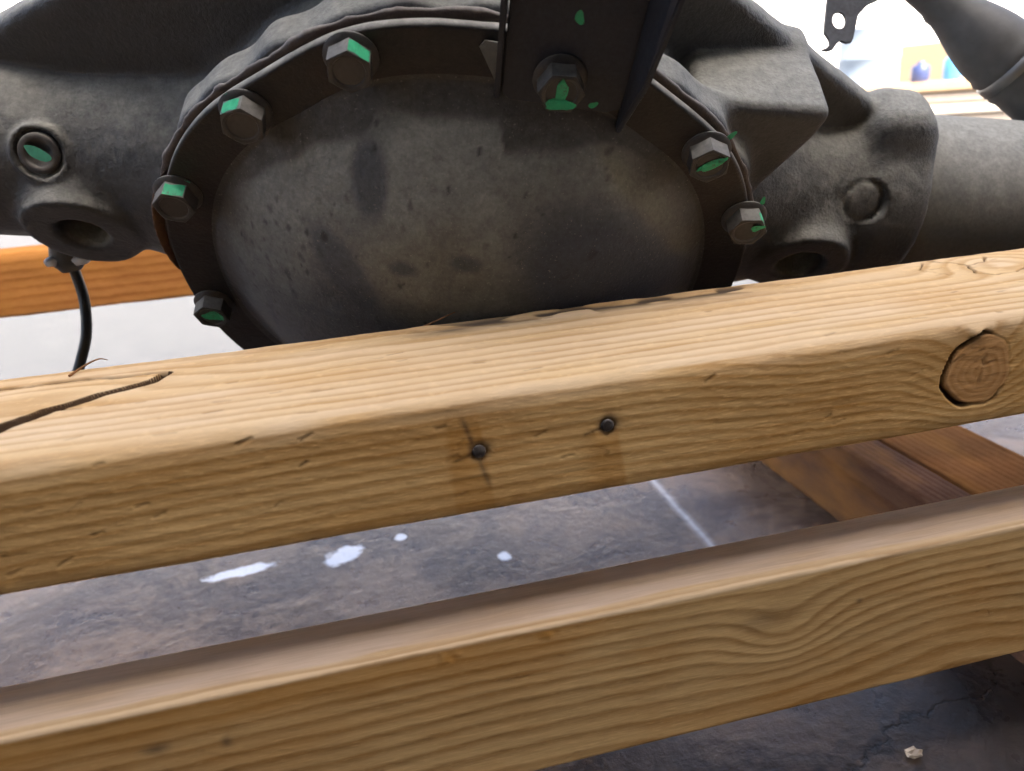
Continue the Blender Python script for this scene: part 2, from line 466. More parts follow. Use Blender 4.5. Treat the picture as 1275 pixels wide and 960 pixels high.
def box_bm(lo, hi, bm=None):
    bm = bm or bmesh.new()
    vs_ = [bm.verts.new((x, y, z)) for x in (lo[0], hi[0]) for y in (lo[1], hi[1]) for z in (lo[2], hi[2])]
    for q in ((0, 1, 3, 2), (4, 6, 7, 5), (0, 4, 5, 1), (2, 3, 7, 6), (0, 2, 6, 4), (1, 5, 7, 3)):
        bm.faces.new([vs_[i] for i in q])
    return bm
ROOF_Y, ROOF_Z = -0.45, 2.3
roof = bm_obj("unseen_shade_slab", box_bm((-6, -4.4, ROOF_Z), (6, ROOF_Y, ROOF_Z + 0.06)), simple("shade_slab_grey", (0.16, 0.155, 0.15), 0.6))  # unseen slab added to keep the sun off the cradle
tag(roof, kind="structure")
wall = bm_obj("unseen_shade_wall", box_bm((-6, -4.4, 0), (6, -4.25, ROOF_Z - 0.004)), simple("shade_wall_grey", (0.16, 0.145, 0.13), 0.8))  # unseen dark wall added to dim the light from behind the viewer
tag(wall, kind="structure")

yw = bm_obj("glare_backdrop", box_bm((-30, 14.0, 0), (40, 14.3, 4.0)), simple("white_backdrop", (0.80, 0.79, 0.77), 0.8, var=0.08, scale=2))  # added to blow the background out to white and bounce light
tag(yw, kind="structure")
# ------------------------------------------------------------------ timber
def beam(name, lo, hi, mat, pith, period, fine=None, features=None, res=(0.0008, 0.0007), rough=1.0, corner=0.006, seed=0, axis='x', back_wave=0.0):
    """a sawn timber along x; profile walked front-bottom -> front -> top -> back -> bottom.
    fine=(x0,x1) is the stretch with the dense grid. The origin lies at the timber's base."""
    x0, x1 = lo[0], hi[0]
    if fine is None: fine = (x0, x1)
    xs = np.concatenate([np.linspace(x0, fine[0], 12)[:-1], np.arange(fine[0], fine[1], res[0]), np.linspace(fine[1], x1, 14)])
    y0, z0, y1, z1 = lo[1], lo[2], hi[1], hi[2]
    def line(a, b, step):
        n = max(2, int(np.hypot(b[0] - a[0], b[1] - a[1]) / step))
        return [(a[0] + (b[0] - a[0]) * t, a[1] + (b[1] - a[1]) * t) for t in np.linspace(0, 1, n, endpoint=False)]
    def arc(cy_, cz_, r, a0, a1, n):
        return [(cy_ + r * math.cos(a), cz_ + r * math.sin(a)) for a in np.linspace(a0, a1, n, endpoint=False)]
    c, s = corner, res[1]
    prof = line((y0, z0 + c), (y0, z1 - c), s)
    prof += arc(y0 + c, z1 - c, c, math.pi, math.pi / 2, max(5, int(c * 1.57 / s)))
    prof += line((y0 + c, z1), (y1 - c * .6, z1), s)
    prof += arc(y1 - c * .6, z1 - c * .6, c * .6, math.pi / 2, 0, 6)
    prof += line((y1, z1 - c * .6), (y1, z0 + c * .6), 0.01)
    prof += line((y1, z0 + c * .6), (y1 - c * .6, z0), 0.002)
    prof += line((y1 - c * .6, z0), (y0 + c * .6, z0), 0.01)
    prof += arc(y0 + c * .5, z0 + c * .5, c * .5, 1.5 * math.pi, math.pi, 6)
    prof = np.array(prof)
    nx, npf = len(xs), len(prof)
    X = np.repeat(xs[:, None], npf, 1); Y = np.repeat(prof[None, :, 0], nx, 0); Z = np.repeat(prof[None, :, 1], nx, 0)
    d = np.roll(prof, -1, 0) - np.roll(prof, 1, 0); d /= np.linalg.norm(d, axis=1, keepdims=True)
    NY = np.repeat(-d[None, :, 1], nx, 0); NZ = np.repeat(d[None, :, 0], nx, 0)
    NY, NZ = NY, NZ
    top = (NZ > 0.75); front = (NY < -0.75)
    A = {k: np.zeros_like(X) for k in ("amber", "grey", "knot", "knotr", "pale", "crack", "film")}
    sd = seed * 3.7
    q = np.hypot(Y - pith[0], Z - pith[1]) + 0.0024 * vnoise(X * 2 + sd, Y * 3, Z * 3, 2.6) + 0.0009 * vnoise(X * 2 + sd, Y * 2, Z * 2, 11)
    disp = rough * (0.0010 * vnoise(X + sd, Y * 2, Z * 2, 14) + 0.00035 * vnoise(X * 0.7 + sd, Y * 3, Z * 3, 90) + 0.00022 * vnoise(X * .6 + 2 * Z + sd, Y * 3, Z * 3, 260))
    # a worn, uneven arris between top and front
    edge = np.exp(-((Y - y0) ** 2 + (Z - z1) ** 2) / (0.008 ** 2))
    disp -= rough * edge * (0.0024 + 0.0016 * vnoise(X + sd, 0, 0, 22) + 0.0006 * vnoise(X + sd, 3, 0, 120))
    if back_wave:
        eb = np.exp(-((Y - y1) ** 2 + (Z - z1) ** 2) / (0.006 ** 2))
        disp -= eb * back_wave * np.maximum(0, vnoise(X + sd, 5, 0, 45) + 0.3 * vnoise(X + sd, 9, 0, 200))
    if features: q, disp = features(X, Y, Z, top, front, q, disp, A)
    A["ring"] = q / period
    fr = A["ring"] % 1.0
    disp += rough * 0.00008 * np.cos(2 * math.pi * fr)
    ox, oy, oz = (x0 + x1) / 2, (y0 + y1) / 2, z0
    Vv = np.stack([X - ox, Y + NY * disp - oy, Z + NZ * disp - oz], -1).reshape(-1, 3)
    F = grid_faces(nx, npf, True)
    # ends, as fans of quads folded into tiny strips
    me_extra = []
    o = mesh_np(name, Vv, F[:, ::-1], mat, attrs={k: v.ravel() for k, v in A.items()})
    bm = bmesh.new(); bm.from_mesh(o.data)
    bmesh.ops.holes_fill(bm, edges=[e for e in bm.edges if e.is_boundary], sides=0)
    bmesh.ops.recalc_face_normals(bm, faces=bm.faces)
    bm.to_mesh(o.data); bm.free()
    o.location = (ox, oy, oz)
    return o

def pt_spot(X, Zc, cx, cz, rx, rz): return np.sqrt(((X - cx) / rx) ** 2 + ((Zc - cz) / rz) ** 2)

def feat_upper(X, Y, Z, top, front, q, disp, A):
    # big round knot in the front face near the right end, loose along its left side
    kx, kz, kr = 0.3055, 0.2762, 0.0195
    d = np.hypot((X - kx), (Z - kz) * 1.02)
    ang = np.arctan2(Z - kz, X - kx)
    d = d * (1 + 0.04 * np.sin(3 * ang + 1) + 0.025 * np.sin(7 * ang))
    F_ = front.astype(float)
    q = q + F_ * 0.020 * np.exp(-(d / 0.034) ** 2)
    q = q + np.where(front, 0.0105 * np.exp(-((X - 0.225) / 0.06) ** 2) * (Z - 0.246) / 0.058, 0)
    A["knot"] = np.maximum(A["knot"], F_ * (1 - sstep(kr - 0.001, kr + 0.0006, d)))
    A["knotr"] = np.where(front, d / 0.0042 + 0.7 * vnoise(X, 0, Z, 90), A["knotr"])
    side = sstep(-0.35, 0.35, -np.cos(ang + 0.15)) * 0.95 + 0.05
    side = np.maximum(side, 0.25 * sstep(0.2, 0.8, -np.sin(ang)) )
    w = 0.0005 + 0.0013 * side + 0.0004 * vnoise(X, 0, Z, 300)
    g = F_ * (1 - sstep(w * 0.5, w, np.abs(d - kr))) * np.clip(side * 1.4, 0, 1)
    disp = disp - 0.0035 * g; A["crack"] = np.maximum(A["crack"], g)
    tip = F_ * np.exp(-(((X - 0.302) / 0.0045) ** 2 + ((Z - 0.2965) / 0.003) ** 2)); disp = disp + 0.0022 * tip
    for cx, cz in ((0.3065, 0.2715), (0.3080, 0.281)):
        p = F_ * np.exp(-(((X - cx - 0.2 * (Z - cz)) / 0.0009) ** 2 + ((Z - cz) / 0.003) ** 2)); A["crack"] = np.maximum(A["crack"], 0.35 * p); disp = disp - 0.0006 * p
    # knot in the top face at the right end with fine cracks
    T = top.astype(float)
    d2 = np.hypot((X - 0.402) / 1.25, Y - 0.408)
    q = q + T * 0.016 * np.exp(-(d2 / 0.03) ** 2)
    A["pale"] = np.maximum(A["pale"], T * 0.65 * (1 - sstep(0.010, 0.022, d2)))
    for pts, w0 in (([(0.372, 0.428), (0.3815, 0.418), (0.3841, 0.408), (0.3735, 0.389), (0.3778, 0.3805), (0.3945, 0.3821), (0.406, 0.388)], 0.0009),
                    ([(0.3841, 0.408), (0.402, 0.4135), (0.409, 0.423)], 0.0008), ([(0.366, 0.425), (0.352, 0.412), (0.358, 0.392)], 0.0005)):
        dd, t = seg_dist(X + 0.0012 * vnoise(X, Y, 0, 200), Y + 0.0012 * vnoise(X, Y, 9, 200), pts)
        g = T * (1 - sstep(w0 * 0.4, w0 * 1.3, dd)); disp = disp - 0.002 * g; A["crack"] = np.maximum(A["crack"], 0.9 * g)
    # long split at the left end of the top face
    jx = 0.0016 * vnoise(X, Y, 0, 70) + 0.0007 * vnoise(X, Y, 0, 250)
    dd, t = seg_dist(X, Y + jx, [(-0.21, 0.30), (-0.1661, 0.3332), (-0.1549, 0.3525), (-0.1404, 0.3683), (-0.12, 0.3827), (-0.1002, 0.3934), (-0.0950, 0.4058)])
    w = 0.0068 * np.clip(1.12 - t, 0.06, 1) ** 0.6 + 0.0008
    g = T * (1 - sstep(w * 0.62, w * 0.8, dd)); disp = disp - 0.006 * g; A["crack"] = np.maximum(A["crack"], 0.93 * T * (1 - sstep(w * 0.85, w * 1.0, dd)))
    dd, t = seg_dist(X, Y + jx, [(-0.21, 0.4105), (-0.1867, 0.4122), (-0.1764, 0.4137), (-0.1541, 0.4139), (-0.1224, 0.4087), (-0.0969, 0.4064)])
    g = T * (1 - sstep(0.0012, 0.0026, dd)); disp = disp - 0.003 * g; A["crack"] = np.maximum(A["crack"], 0.95 * g)
    q = q + T * 0.010 * np.exp(-(((X + 0.15) / 0.07) ** 2 + ((Y - 0.395) / 0.02) ** 2))
    # bark pocket and dirt along the back arris
    bk = np.exp(-((Y - 0.4230) / 0.0115) ** 2) * (Z > 0.2985)
    m = bk * sstep(0.0, 0.5, vnoise(X, Y * 3, 0, 60) + 0.9 * np.exp(-((X - 0.075) / 0.035) ** 2) + 0.9 * np.exp(-((X - 0.19) / 0.055) ** 2) - 0.25) * sstep(0.02, 0.05, X) * (1 - sstep(0.23, 0.27, X))
    A["grey"] = np.maximum(A["grey"], 0.95 * m); disp = disp - 0.0009 * m
    m2 = T * np.exp(-(((X - 0.055 - 0.3 * (Y - .42)) / 0.026) ** 2 + ((Y - 0.4130) / 0.0065) ** 2)) * (0.75 + 0.25 * vnoise(X, Y * 4, 0, 150)); A["grey"] = np.maximum(A["grey"], 0.95 * m2)
    m3 = T * np.exp(-(((X - 0.200) / 0.045) ** 2 + ((Y - 0.408) / 0.012) ** 2)) * (0.6 + 0.4 * vnoise(X, Y * 3, 0, 120)); A["grey"] = np.maximum(A["grey"], 0.5 * m3)
    # where a board was nailed across: resin-dark band between the nails
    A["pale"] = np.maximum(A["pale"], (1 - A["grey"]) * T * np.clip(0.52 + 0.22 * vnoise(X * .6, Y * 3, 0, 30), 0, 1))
    A["pale"] = np.maximum(A["pale"], np.exp(-((Y - 0.312) ** 2 + (Z - 0.301) ** 2) / 0.006 ** 2) * np.clip(0.45 + 0.35 * vnoise(X, 0, 0, 40), 0, 1))  # pale highlight along the arris painted into the wood
    band = F_ * sstep(0.031, 0.035, X) * (1 - sstep(0.0485, 0.0505, X + 0.10 * (Z - 0.276))) * sstep(0.30, 0.285, Z + 0.004 * vnoise(X, 0, 0, 150))
    A["amber"] = np.maximum(A["amber"], 0.55 * band * (0.75 + 0.25 * vnoise(X, 0, Z, 120)))
    band2 = F_ * (1 - sstep(0.110, 0.1125, X + 0.14 * (Z - 0.279))) * sstep(0.088, 0.104, X) * (1 - sstep(0.270, 0.284, Z)); A["amber"] = np.maximum(A["amber"], 0.5 * band2)
    am = F_ * sstep(0.268, 0.25, Z) * sstep(-0.12, 0.0, X) * (1 - sstep(0.02, 0.12, X)); A["amber"] = np.maximum(A["amber"], 0.45 * am * (0.6 + 0.4 * vnoise(X * .5, 0, Z, 80)))
    ln = F_ * np.exp(-((X - 0.0445 - 0.28 * (0.279 - Z)) / 0.0013) ** 2) * sstep(0.256, 0.262, Z) * (1 - sstep(0.290, 0.296, Z)); A["grey"] = np.maximum(A["grey"], 0.55 * ln)
    for nxp, nz in ((0.0468, 0.2762), (0.1071, 0.2789)):
        dn = pt_spot(X, Z, nxp, nz, 0.0042, 0.0042); disp = disp - F_ * 0.0022 * np.exp(-dn ** 2)
        A["grey"] = np.maximum(A["grey"], F_ * 0.9 * np.exp(-(dn / 1.15) ** 4))
        l2, _ = seg_dist(X, Z, [(nxp - 0.011, nz - 0.0025), (nxp, nz)]); A["crack"] = np.maximum(A["crack"], F_ * 0.6 * np.exp(-(l2 / 0.0008) ** 2))
    # short nicks and torn fibres all over, slanted like the saw marks
    r_ = np.random.default_rng(11)
    for k in range(90):
        if k < 34:
            x_, z_ = r_.uniform(-0.17, 0.42), r_.uniform(0.25, 0.304); L = r_.uniform(0.001, 0.0035); a = r_.uniform(0.15, 0.6); ww = r_.uniform(0.0004, 0.0006)
            sel = front & (abs(X - x_) < 0.014) & (abs(Z - z_) < 0.012)
            P = (X, Z)
        else:
            x_, z_ = r_.uniform(-0.17, 0.42), r_.uniform(0.315, 0.425); L = r_.uniform(0.001, 0.0045); a = r_.uniform(-0.25, 0.35); ww = r_.uniform(0.0005, 0.0009)
            sel = top & (abs(X - x_) < 0.014) & (abs(Y - z_) < 0.012)
            P = (X, Y)
        if not sel.any(): continue
        dd, _ = seg_dist(P[0][sel], P[1][sel], [(x_ - L * math.cos(a), z_ - L * math.sin(a)), (x_ + L * math.cos(a), z_ + L * math.sin(a))])
        g = np.exp(-(dd / ww) ** 2) * r_.uniform(0.35, 1.0)
        disp[sel] -= 0.0007 * g; A["crack"][sel] = np.maximum(A["crack"][sel], 0.42 * g)
    for x_, z_, L in ((-0.050, 0.2980, 0.003),):
        dd, _ = seg_dist(X, Z, [(x_ - L, z_ - L * .35), (x_ + L, z_ + L * .25)]); g = (NYsafe(front)) * np.exp(-(dd / 0.0006) ** 2)
        disp = disp - 0.0010 * g; A["crack"] = np.maximum(A["crack"], 0.4 * g)
    return q, disp
def NYsafe(front): return front.astype(float)

upper = beam("timber_rail", (-0.62, 0.309, 0.246), (0.95, 0.434, 0.304), M_WOOD_A, (0.455, 0.110), 0.0046, (-0.20, 0.50), feat_upper, (0.0008, 0.0007), 0.45, 0.0065, 1, back_wave=0.0004)
tag(upper, "rough sawn front rail with round knot, two nails and long split, hiding the cover's bottom", "timber", "timbers of the cradle")

def feat_lower(X, Y, Z, top, front, q, disp, A):
    F_ = front.astype(float)
    # the rings dip and crowd round a branch just under the surface
    q = q + F_ * (0.011 * np.exp(-(((X - 0.205) / 0.030) ** 2 + ((Z - 0.140) / 0.022) ** 2)) - 0.004 * np.exp(-(((X - 0.31) / 0.05) ** 2 + ((Z - 0.118) / 0.035) ** 2)))
    q = q + F_ * 0.0022 * np.sin((X - 0.05) * 14) * np.exp(-((X - 0.2) / 0.2) ** 2)
    for cx, cz in ((0.0715, 0.1715), (0.023, 0.1700)):
        d = pt_spot(X, Z, cx, cz, 0.006, 0.0028); g = np.exp(-d ** 2) * (Y < 0.316); disp = disp + 0.0009 * g * vnoise(X, Y, Z, 350); A["amber"] = np.maximum(A["amber"], 0.7 * g)
    for cx, cz, rx, rz in ((-0.115, 0.1545, 0.006, 0.003), (-0.085, 0.150, 0.0025, 0.003), (0.2491, 0.1506, 0.0017, 0.0015), (0.19, 0.152, 0.012, 0.006)):
        g = F_ * np.exp(-pt_spot(X, Z, cx, cz, rx, rz) ** 2); A["grey"] = np.maximum(A["grey"], (0.6 if rx < .01 else .3) * g)
    am = F_ * sstep(0.155, 0.165, Z + 0.003 * vnoise(X, 0, 0, 60)) * (1 - sstep(-0.06, 0.12, X)); A["amber"] = np.maximum(A["amber"], 0.45 * am)
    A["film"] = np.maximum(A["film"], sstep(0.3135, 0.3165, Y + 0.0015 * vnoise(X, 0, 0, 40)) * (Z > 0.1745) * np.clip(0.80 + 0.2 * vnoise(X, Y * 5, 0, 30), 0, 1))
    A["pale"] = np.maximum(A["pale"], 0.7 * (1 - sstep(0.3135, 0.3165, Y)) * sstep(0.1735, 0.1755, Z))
    return q, disp
lower = beam("timber_rail", (-0.60, 0.309, 0.0865), (0.98, 0.3475, 0.1775), M_WOOD_B, (0.470, 0.02), 0.0052, (-0.22, 0.46), feat_lower, (0.0012, 0.0009), 0.25, 0.0024, 2)
tag(lower, "planed pine rail with bold wavy grain, lowest and nearest to the viewer", "timber", "timbers of the cradle")

rear = beam("timber_rail", (-0.95, 0.90, 0.245), (0.9, 0.945, 0.3125), M_WOOD_C, (1.02, 0.15), 0.007, (-0.45, 0.0), None, (0.003, 0.0025), 0.8, 0.005, 3)
tag(rear, "orange pine rail behind the axle, seen below the left boss", "timber", "timbers of the cradle")

def cross(name, x0, x1, z1, mat, seed, label, pith, rz):
    o = beam(name, (-0.55, 0, 0), (0.55, x1 - x0, z1), mat, pith, 0.0055, None, None, (0.004, 0.003), 0.7, 0.004, seed)
    o.rotation_euler = (0, 0, math.radians(-90) + rz)
    o.location = ((x0 + x1) / 2, 0.74, 0.0)
    tag(o, label, "timber", "timbers of the cradle")
    return o
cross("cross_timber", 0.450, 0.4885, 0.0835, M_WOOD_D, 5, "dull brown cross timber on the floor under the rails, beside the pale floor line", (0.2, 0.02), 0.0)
cross("cross_timber", 0.4925, 0.581, 0.0850, wood_material("pine_orange_shaded", (0.27, 0.125, 0.050), (0.17, 0.070, 0.026), 0.5, 0.2), 6, "wide orange cross timber under the rails at the right edge", (0.2, -0.05), 0.0)  # wood colour darkened for the shade under the rails

# nails driven into the front rail
for x, z in ((0.0468, 0.2762), (0.1071, 0.2789)):
    V, F = lathe([(0.0008, -0.012), (0.0016, -0.012), (0.0016, 0.0), (0.0030, 0.0004), (0.0031, 0.0012), (0.0024, 0.0017), (0.0004, 0.0019)], 20)
    n_ = mesh_np("nail", V, F, M_NAIL, upper)
    n_.rotation_euler = (math.radians(90 + random.uniform(-8, 8)), random.uniform(-.1, .1), 0)
    n_.location = Vector((x, 0.3106, z)) - upper.location
# splinter standing on the back arris at the left and one in the middle
for pts in ([(-0.146, 0.420, 0.3045), (-0.139, 0.4270, 0.3075), (-0.1335, 0.432, 0.3085), (-0.130, 0.4335, 0.307)], [(0.040, 0.433, 0.303), (0.052, 0.436, 0.306), (0.064, 0.438, 0.3095)]):
    V, F = tube_pts(catmull(pts, 5) - np.array(upper.location), np.linspace(0.0007, 0.0002, len(pts) * 5 - 4), 6)
    o = mesh_np("splinter", V, F, M_WOOD_D, upper)

# ------------------------------------------------------------------ the axle (local: x along it, -y out of the cover, z up in the flange plane)
AX_O = Vector((0.07810769, 0.46955221, 0.36738743))
AX_X = Vector((0.97907178, -0.15382781, -0.13324963)); AX_Y = Vector((0.20330516, 0.76901385, 0.60604018)); AX_Z = Vector((0.00924497, -0.62044717, 0.78419375))
AM = Matrix(((AX_X.x, AX_Y.x, AX_Z.x, AX_O.x), (AX_X.y, AX_Y.y, AX_Z.y, AX_O.y), (AX_X.z, AX_Y.z, AX_Z.z, AX_O.z), (0, 0, 0, 1)))
axle = empty("drive_axle", AM)
tag(axle, "dusty dark grey vehicle drive axle with domed bolted cover lying in the timber cradle", "axle")
FC = -0.066                                               # flange centre, z
TY, TZ = 0.100, -0.065                                    # tube axis
def flange_r(th, base):
    """th measured from local +z towards +x"""
    return base * (1 - 0.030 * np.exp(-(th / 0.30) ** 2) + 0.006 * np.cos(6 * th + 0.4) - 0.02 * np.exp(-((np.abs(th) - 0.62) / 0.2) ** 2))

def housing(x, y, z):
    rt = np.hypot(y - TY, z - TZ)
    ax_ = np.abs(x)
    R = 0.0645 + 0.024 * sstep(0.27, 0.13, ax_)
    arm = np.maximum(rt - R, x - 0.318)
    collar = sd_cyl(rt, x, 0.285, 0.322, 0.0695, 0.006)
    arm = smin(arm, collar, 0.012)
    hump = sd_box(x, y, z, (0.300, 0.098, -0.02), (0.022, 0.024, 0.040), 0.016)
    arm = smin(arm, hump, 0.018)
    rc = np.hypot(x, z - FC)
    drum = sd_cyl(rc, y, 0.012, 0.085, 0.166, 0.022)
    ell = (np.sqrt((x / 0.165) ** 2 + ((y - 0.10) / 0.15) ** 2 + ((z - FC) / 0.168) ** 2) - 1) * 0.155
    nose = sd_cyl(np.hypot(x, z + 0.05), y, 0.1, 0.42, 0.085, 0.02)
    d = smin(smin(drum, ell, 0.03), nose, 0.05)
    d = smin(d, arm, 0.026)
    # upright web from each arm up to the centre
    ztop = np.where(x < 0, 0.014, -0.006) + (0.312 - ax_) * 0.62
    web = smax(smax(np.abs(y - (0.110 - 0.17 * np.maximum(0, 0.30 - ax_))) - 0.010, (z - ztop) * 0.85, 0.008), -(z + 0.07), 0.005)
    web = smax(web, ax_ - 0.40, 0.01)
    d = smin(d, web, 0.006)
    # lug on the right, stub on the left
    k = 0.42 * np.maximum(0, 0.045 - z)
    lug = sd_box(x + 0.6 * k * 0.3, y, z, (0.168, 0.064, 0.0), (0.041, 0.042, 0.063), 0.007)
    lug = smax(lug, (x * 0.75 - z * 0.35 - 0.139), 0.008)
    d = smin(d, lug, 0.008)
    st = sd_box(x, y, z, (-0.128, 0.105, 0.01), (0.024, 0.026, 0.042), 0.018)
    d = smin(d, st, 0.02)
    # flange behind the cover
    th = np.arctan2(x, z - FC)
    fr = flange_r(th, 0.1895) + 0.0012 * np.sin(19 * th) + 0.0012 * np.sin(31 * th + 1)
    a, b = rc - fr + 0.004, np.abs(y - 0.0185) - 0.0125 + 0.004
    fp = np.minimum(np.maximum(a, b), 0) + np.sqrt(np.maximum(a, 0) ** 2 + np.maximum(b, 0) ** 2) - 0.004
    d = smin(d, fp, 0.010)
    # round bosses that open the same way as the cover
    for cx, cz, r, yy in ((-0.2585, -0.0800, 0.0362, 0.0310), (0.2460, -0.0740, 0.0330, 0.0300)):
        ca, sa = math.cos(0.20), math.sin(0.20)
        ly = (y - yy) * ca + (z - cz) * sa; lz = -(y - yy) * sa + (z - cz) * ca
        rr = np.hypot(x - cx, lz)
        bs = sd_cyl(rr, ly, 0.0, 0.06, r, 0.002)
        cone = np.maximum(np.maximum(rr - (r + 0.22 * np.clip(ly, 0, 0.03)), -ly), ly - 0.035)
        d = smin(d, smin(bs, cone, 0.004), 0.008)
        hole = np.maximum(np.maximum(rr - 0.0165 - 0.5 * np.clip(0.003 - ly, 0, 0.006), ly - 0.040), -ly - 0.006)
        d = np.maximum(d, -hole)
    # spot-faced seats of the plugs
    for cx in (-0.270, 0.277):
        py, pz = -0.707, 0.707
        u = (y - TY) * -0.80 + (z - TZ) * 0.60          # out of the tube towards the light
        w = (y - TY) * 0.60 + (z - TZ) * 0.80
        rr = np.hypot(x - cx, w)
        if cx < 0:
            d = smin(d, sd_cyl(rr, u, 0.03, 0.0675, 0.0185, 0.002), 0.003)
            d = smax(d, -sd_cyl(rr, u, 0.0635, 0.09, 0.0150, 0.001), 0.001)
        else:
            d = smax(d, -np.maximum(sd_cyl(rr, u, 0.0625, 0.09, 0.0150, 0.001), -(sd_cyl(rr, u, 0.03, 0.0655, 0.0120, 0.001))), 0.001)
    return d

hv, hq = surface_nets(housing, (-0.66, -0.004, -0.27), (0.335, 0.43, 0.19), 0.0026)
n_lump = 0.0007 * vnoise(hv[:, 0], hv[:, 1], hv[:, 2], 45) + 0.0003 * vnoise(hv[:, 0], hv[:, 1], hv[:, 2], 150)
hv[:, 2] += n_lump; hv[:, 1] -= 0.5 * n_lump
mesh_np("axle_housing", hv, hq, M_CAST, axle)

# steel tube pressed into the right arm
L_ = np.linspace(0.29, 0.75, 40); prof = []
V, F = tube_pts(np.stack([L_, np.full_like(L_, TY), np.full_like(L_, TZ)], 1), 0.0605, 72)
mesh_np("axle_tube", V, F, M_TUBE, axle)

# sealing bead squeezed out of the joint
th = np.linspace(-math.pi, math.pi, 420, endpoint=False)
bead = 0.0011 + 0.0012 * np.clip(fbm(np.cos(th) * 6, np.sin(th) * 6, 0, 2.2), -0.6, 1.2) + 0.0018 * np.clip(vnoise(np.cos(th) * 9, np.sin(th) * 9, 4, 1.0) - 0.2, 0, 1)
bead = bead + 0.0026 * np.clip(vnoise(np.cos(th) * 14, np.sin(th) * 14, 8, 1.0), 0, 1) * np.exp(-((th + 0.75) / 0.35) ** 2)
rr = flange_r(th, 0.1868)
cen = np.stack([rr * np.sin(th), np.full_like(th, 0.0035), FC + rr * np.cos(th)], 1)
ph = np.linspace(0, 2 * math.pi, 10, endpoint=False)
out = np.stack([np.sin(th), 0 * th, np.cos(th)], 1)
V = cen[:, None, :] + (0.0010 + bead)[:, None, None] * (np.cos(ph)[None, :, None] * out[:, None, :] * 1.4 + np.sin(ph)[None, :, None] * np.array([0, 1.0, 0]))
i = np.arange(420)[:, None]; j = np.arange(10)[None, :]
Fq = np.stack([i * 10 + j, i * 10 + (j + 1) % 10, ((i + 1) % 420) * 10 + (j + 1) % 10, ((i + 1) % 420) * 10 + j], -1).reshape(-1, 4)
mesh_np("gasket", V.reshape(-1, 3), Fq[:, ::-1], M_GASKET, axle)

tl = np.linspace(-1.16, -1.62, 40); wl = np.sin(np.linspace(0.05, math.pi - 0.05, 40)) ** 0.6
Vl = []
for k, t_ in enumerate(tl):
    r0 = float(flange_r(np.array(t_), 0.1872)); so, co = math.sin(t_), math.cos(t_)
    for dr, yy in ((0.0, 0.0030), (0.0035 * wl[k], 0.0010), (0.0062 * wl[k] + 0.0006 * math.sin(k * 1.9), -0.0030 * wl[k]), (0.0075 * wl[k], -0.0010), (0.0050 * wl[k], 0.0050), (0.0, 0.0075)):
        Vl.append(((r0 + dr) * so, yy, FC + (r0 + dr) * co))
mesh_np("rusty_lip", Vl, grid_faces(40, 6), simple("rust", (0.085, 0.042, 0.022), 0.9, var=0.6, scale=160, bump=0.0006), axle)

# the cover: flange ring and dome are one pressing
cover = empty("differential_cover", parent=axle)
tag(cover, "domed cover with a flat bolted rim")
nt, ns = 420, 150
th = np.linspace(-math.pi, math.pi, nt, endpoint=False)[None, :]
s_ = np.linspace(0, 1, ns)[:, None]
Rf = flange_r(th, 0.1855)
def dome_h(r, th):
    rb = 0.1575 * (1 - 0.05 * np.exp(-(th / 0.5) ** 2) + 0.012 * np.cos(2 * th) + 0.008 * np.cos(5 * th + 1))
    u = np.clip(r / rb, 0, 1.3)
    h = 0.0665 * (1 - np.clip(u, 0, 1) ** 2.15) ** 0.88
    return h, u, rb
r = 0.0005 + (Rf - 0.0005) * s_
x = r * np.sin(th); z = FC + r * np.cos(th)
h, u, rb = dome_h(r, th)
h = smax(h, 0.0 * h, 0.013) - 0.00325
h = h + 0.0006 * vnoise(x, 0, z, 28) * sstep(1.1, 0.9, u)
yv = -0.0048 - h
# olive tone, dark marks, painted shade and pits on the dome (local x, image position in z)
def project(xl, yl, zl):
    P = [AX_O[i] + AX_X[i] * xl + AX_Y[i] * yl + AX_Z[i] * zl for i in range(3)]
    return P
olive = np.zeros_like(x); shade_and_marks = np.zeros_like(x); pit = np.zeros_like(x)
def ell_mask(cx, cz, rx, rz, rot, soft=0.25):
    dx, dz = x - cx, z - cz
    a = dx * math.cos(rot) + dz * math.sin(rot); b = -dx * math.sin(rot) + dz * math.cos(rot)
    return 1 - sstep(1 - soft, 1 + soft, np.sqrt((a / rx) ** 2 + (b / rz) ** 2) + 0.08 * vnoise(x, 2, z, 60))
DOME_MARKS = []
cover_data = (x, yv, z, th, r)
Vc = np.stack([x, yv, z], -1).reshape(-1, 3)
Fc = grid_faces(ns, nt, True)
inner = (np.arange(len(Fc)) // nt)                        # split rim from dome
# --- marks are given as (x, z) on the dome surface
for m in [(-0.053, 0.041, 0.0100, 0.0185, 0.0), (-0.069, -0.012, 0.0115, 0.028, 0.62)]:  # two dark blue ovals
    shade_and_marks = np.maximum(shade_and_marks, 0.72 * ell_mask(*m, soft=0.38))
for m in [(-0.0357, -0.0007, 0.008, 0.0045, 0.0), (-0.0004, 0.0057, 0.009, 0.005, 0.0)]:
    shade_and_marks = np.maximum(shade_and_marks, 0.7 * ell_mask(*m, soft=0.5))
edge_l = (x - 0.070) / 0.057 * 0.062                      # slanting lower limit of the olive tone on the right shoulder
ol = sstep(0.062, 0.072, x) * sstep(-0.006, 0.006, z - (0.052 - edge_l) + 0.003 * vnoise(x, 1, z, 70))
olive = np.maximum(olive, 0.80 * np.clip(ol, 0, 1) * sstep(1.04, 0.98, u))
olive = np.maximum(olive, 0.28 * ell_mask(-0.015, -0.010, 0.050, 0.028, 0, 0.6))
shade_and_marks = np.maximum(shade_and_marks, 0.93 * ell_mask(0.078, -0.006, 0.058, 0.036, -0.55, 0.45))  # dim reflection at the lower right painted into the cover colour
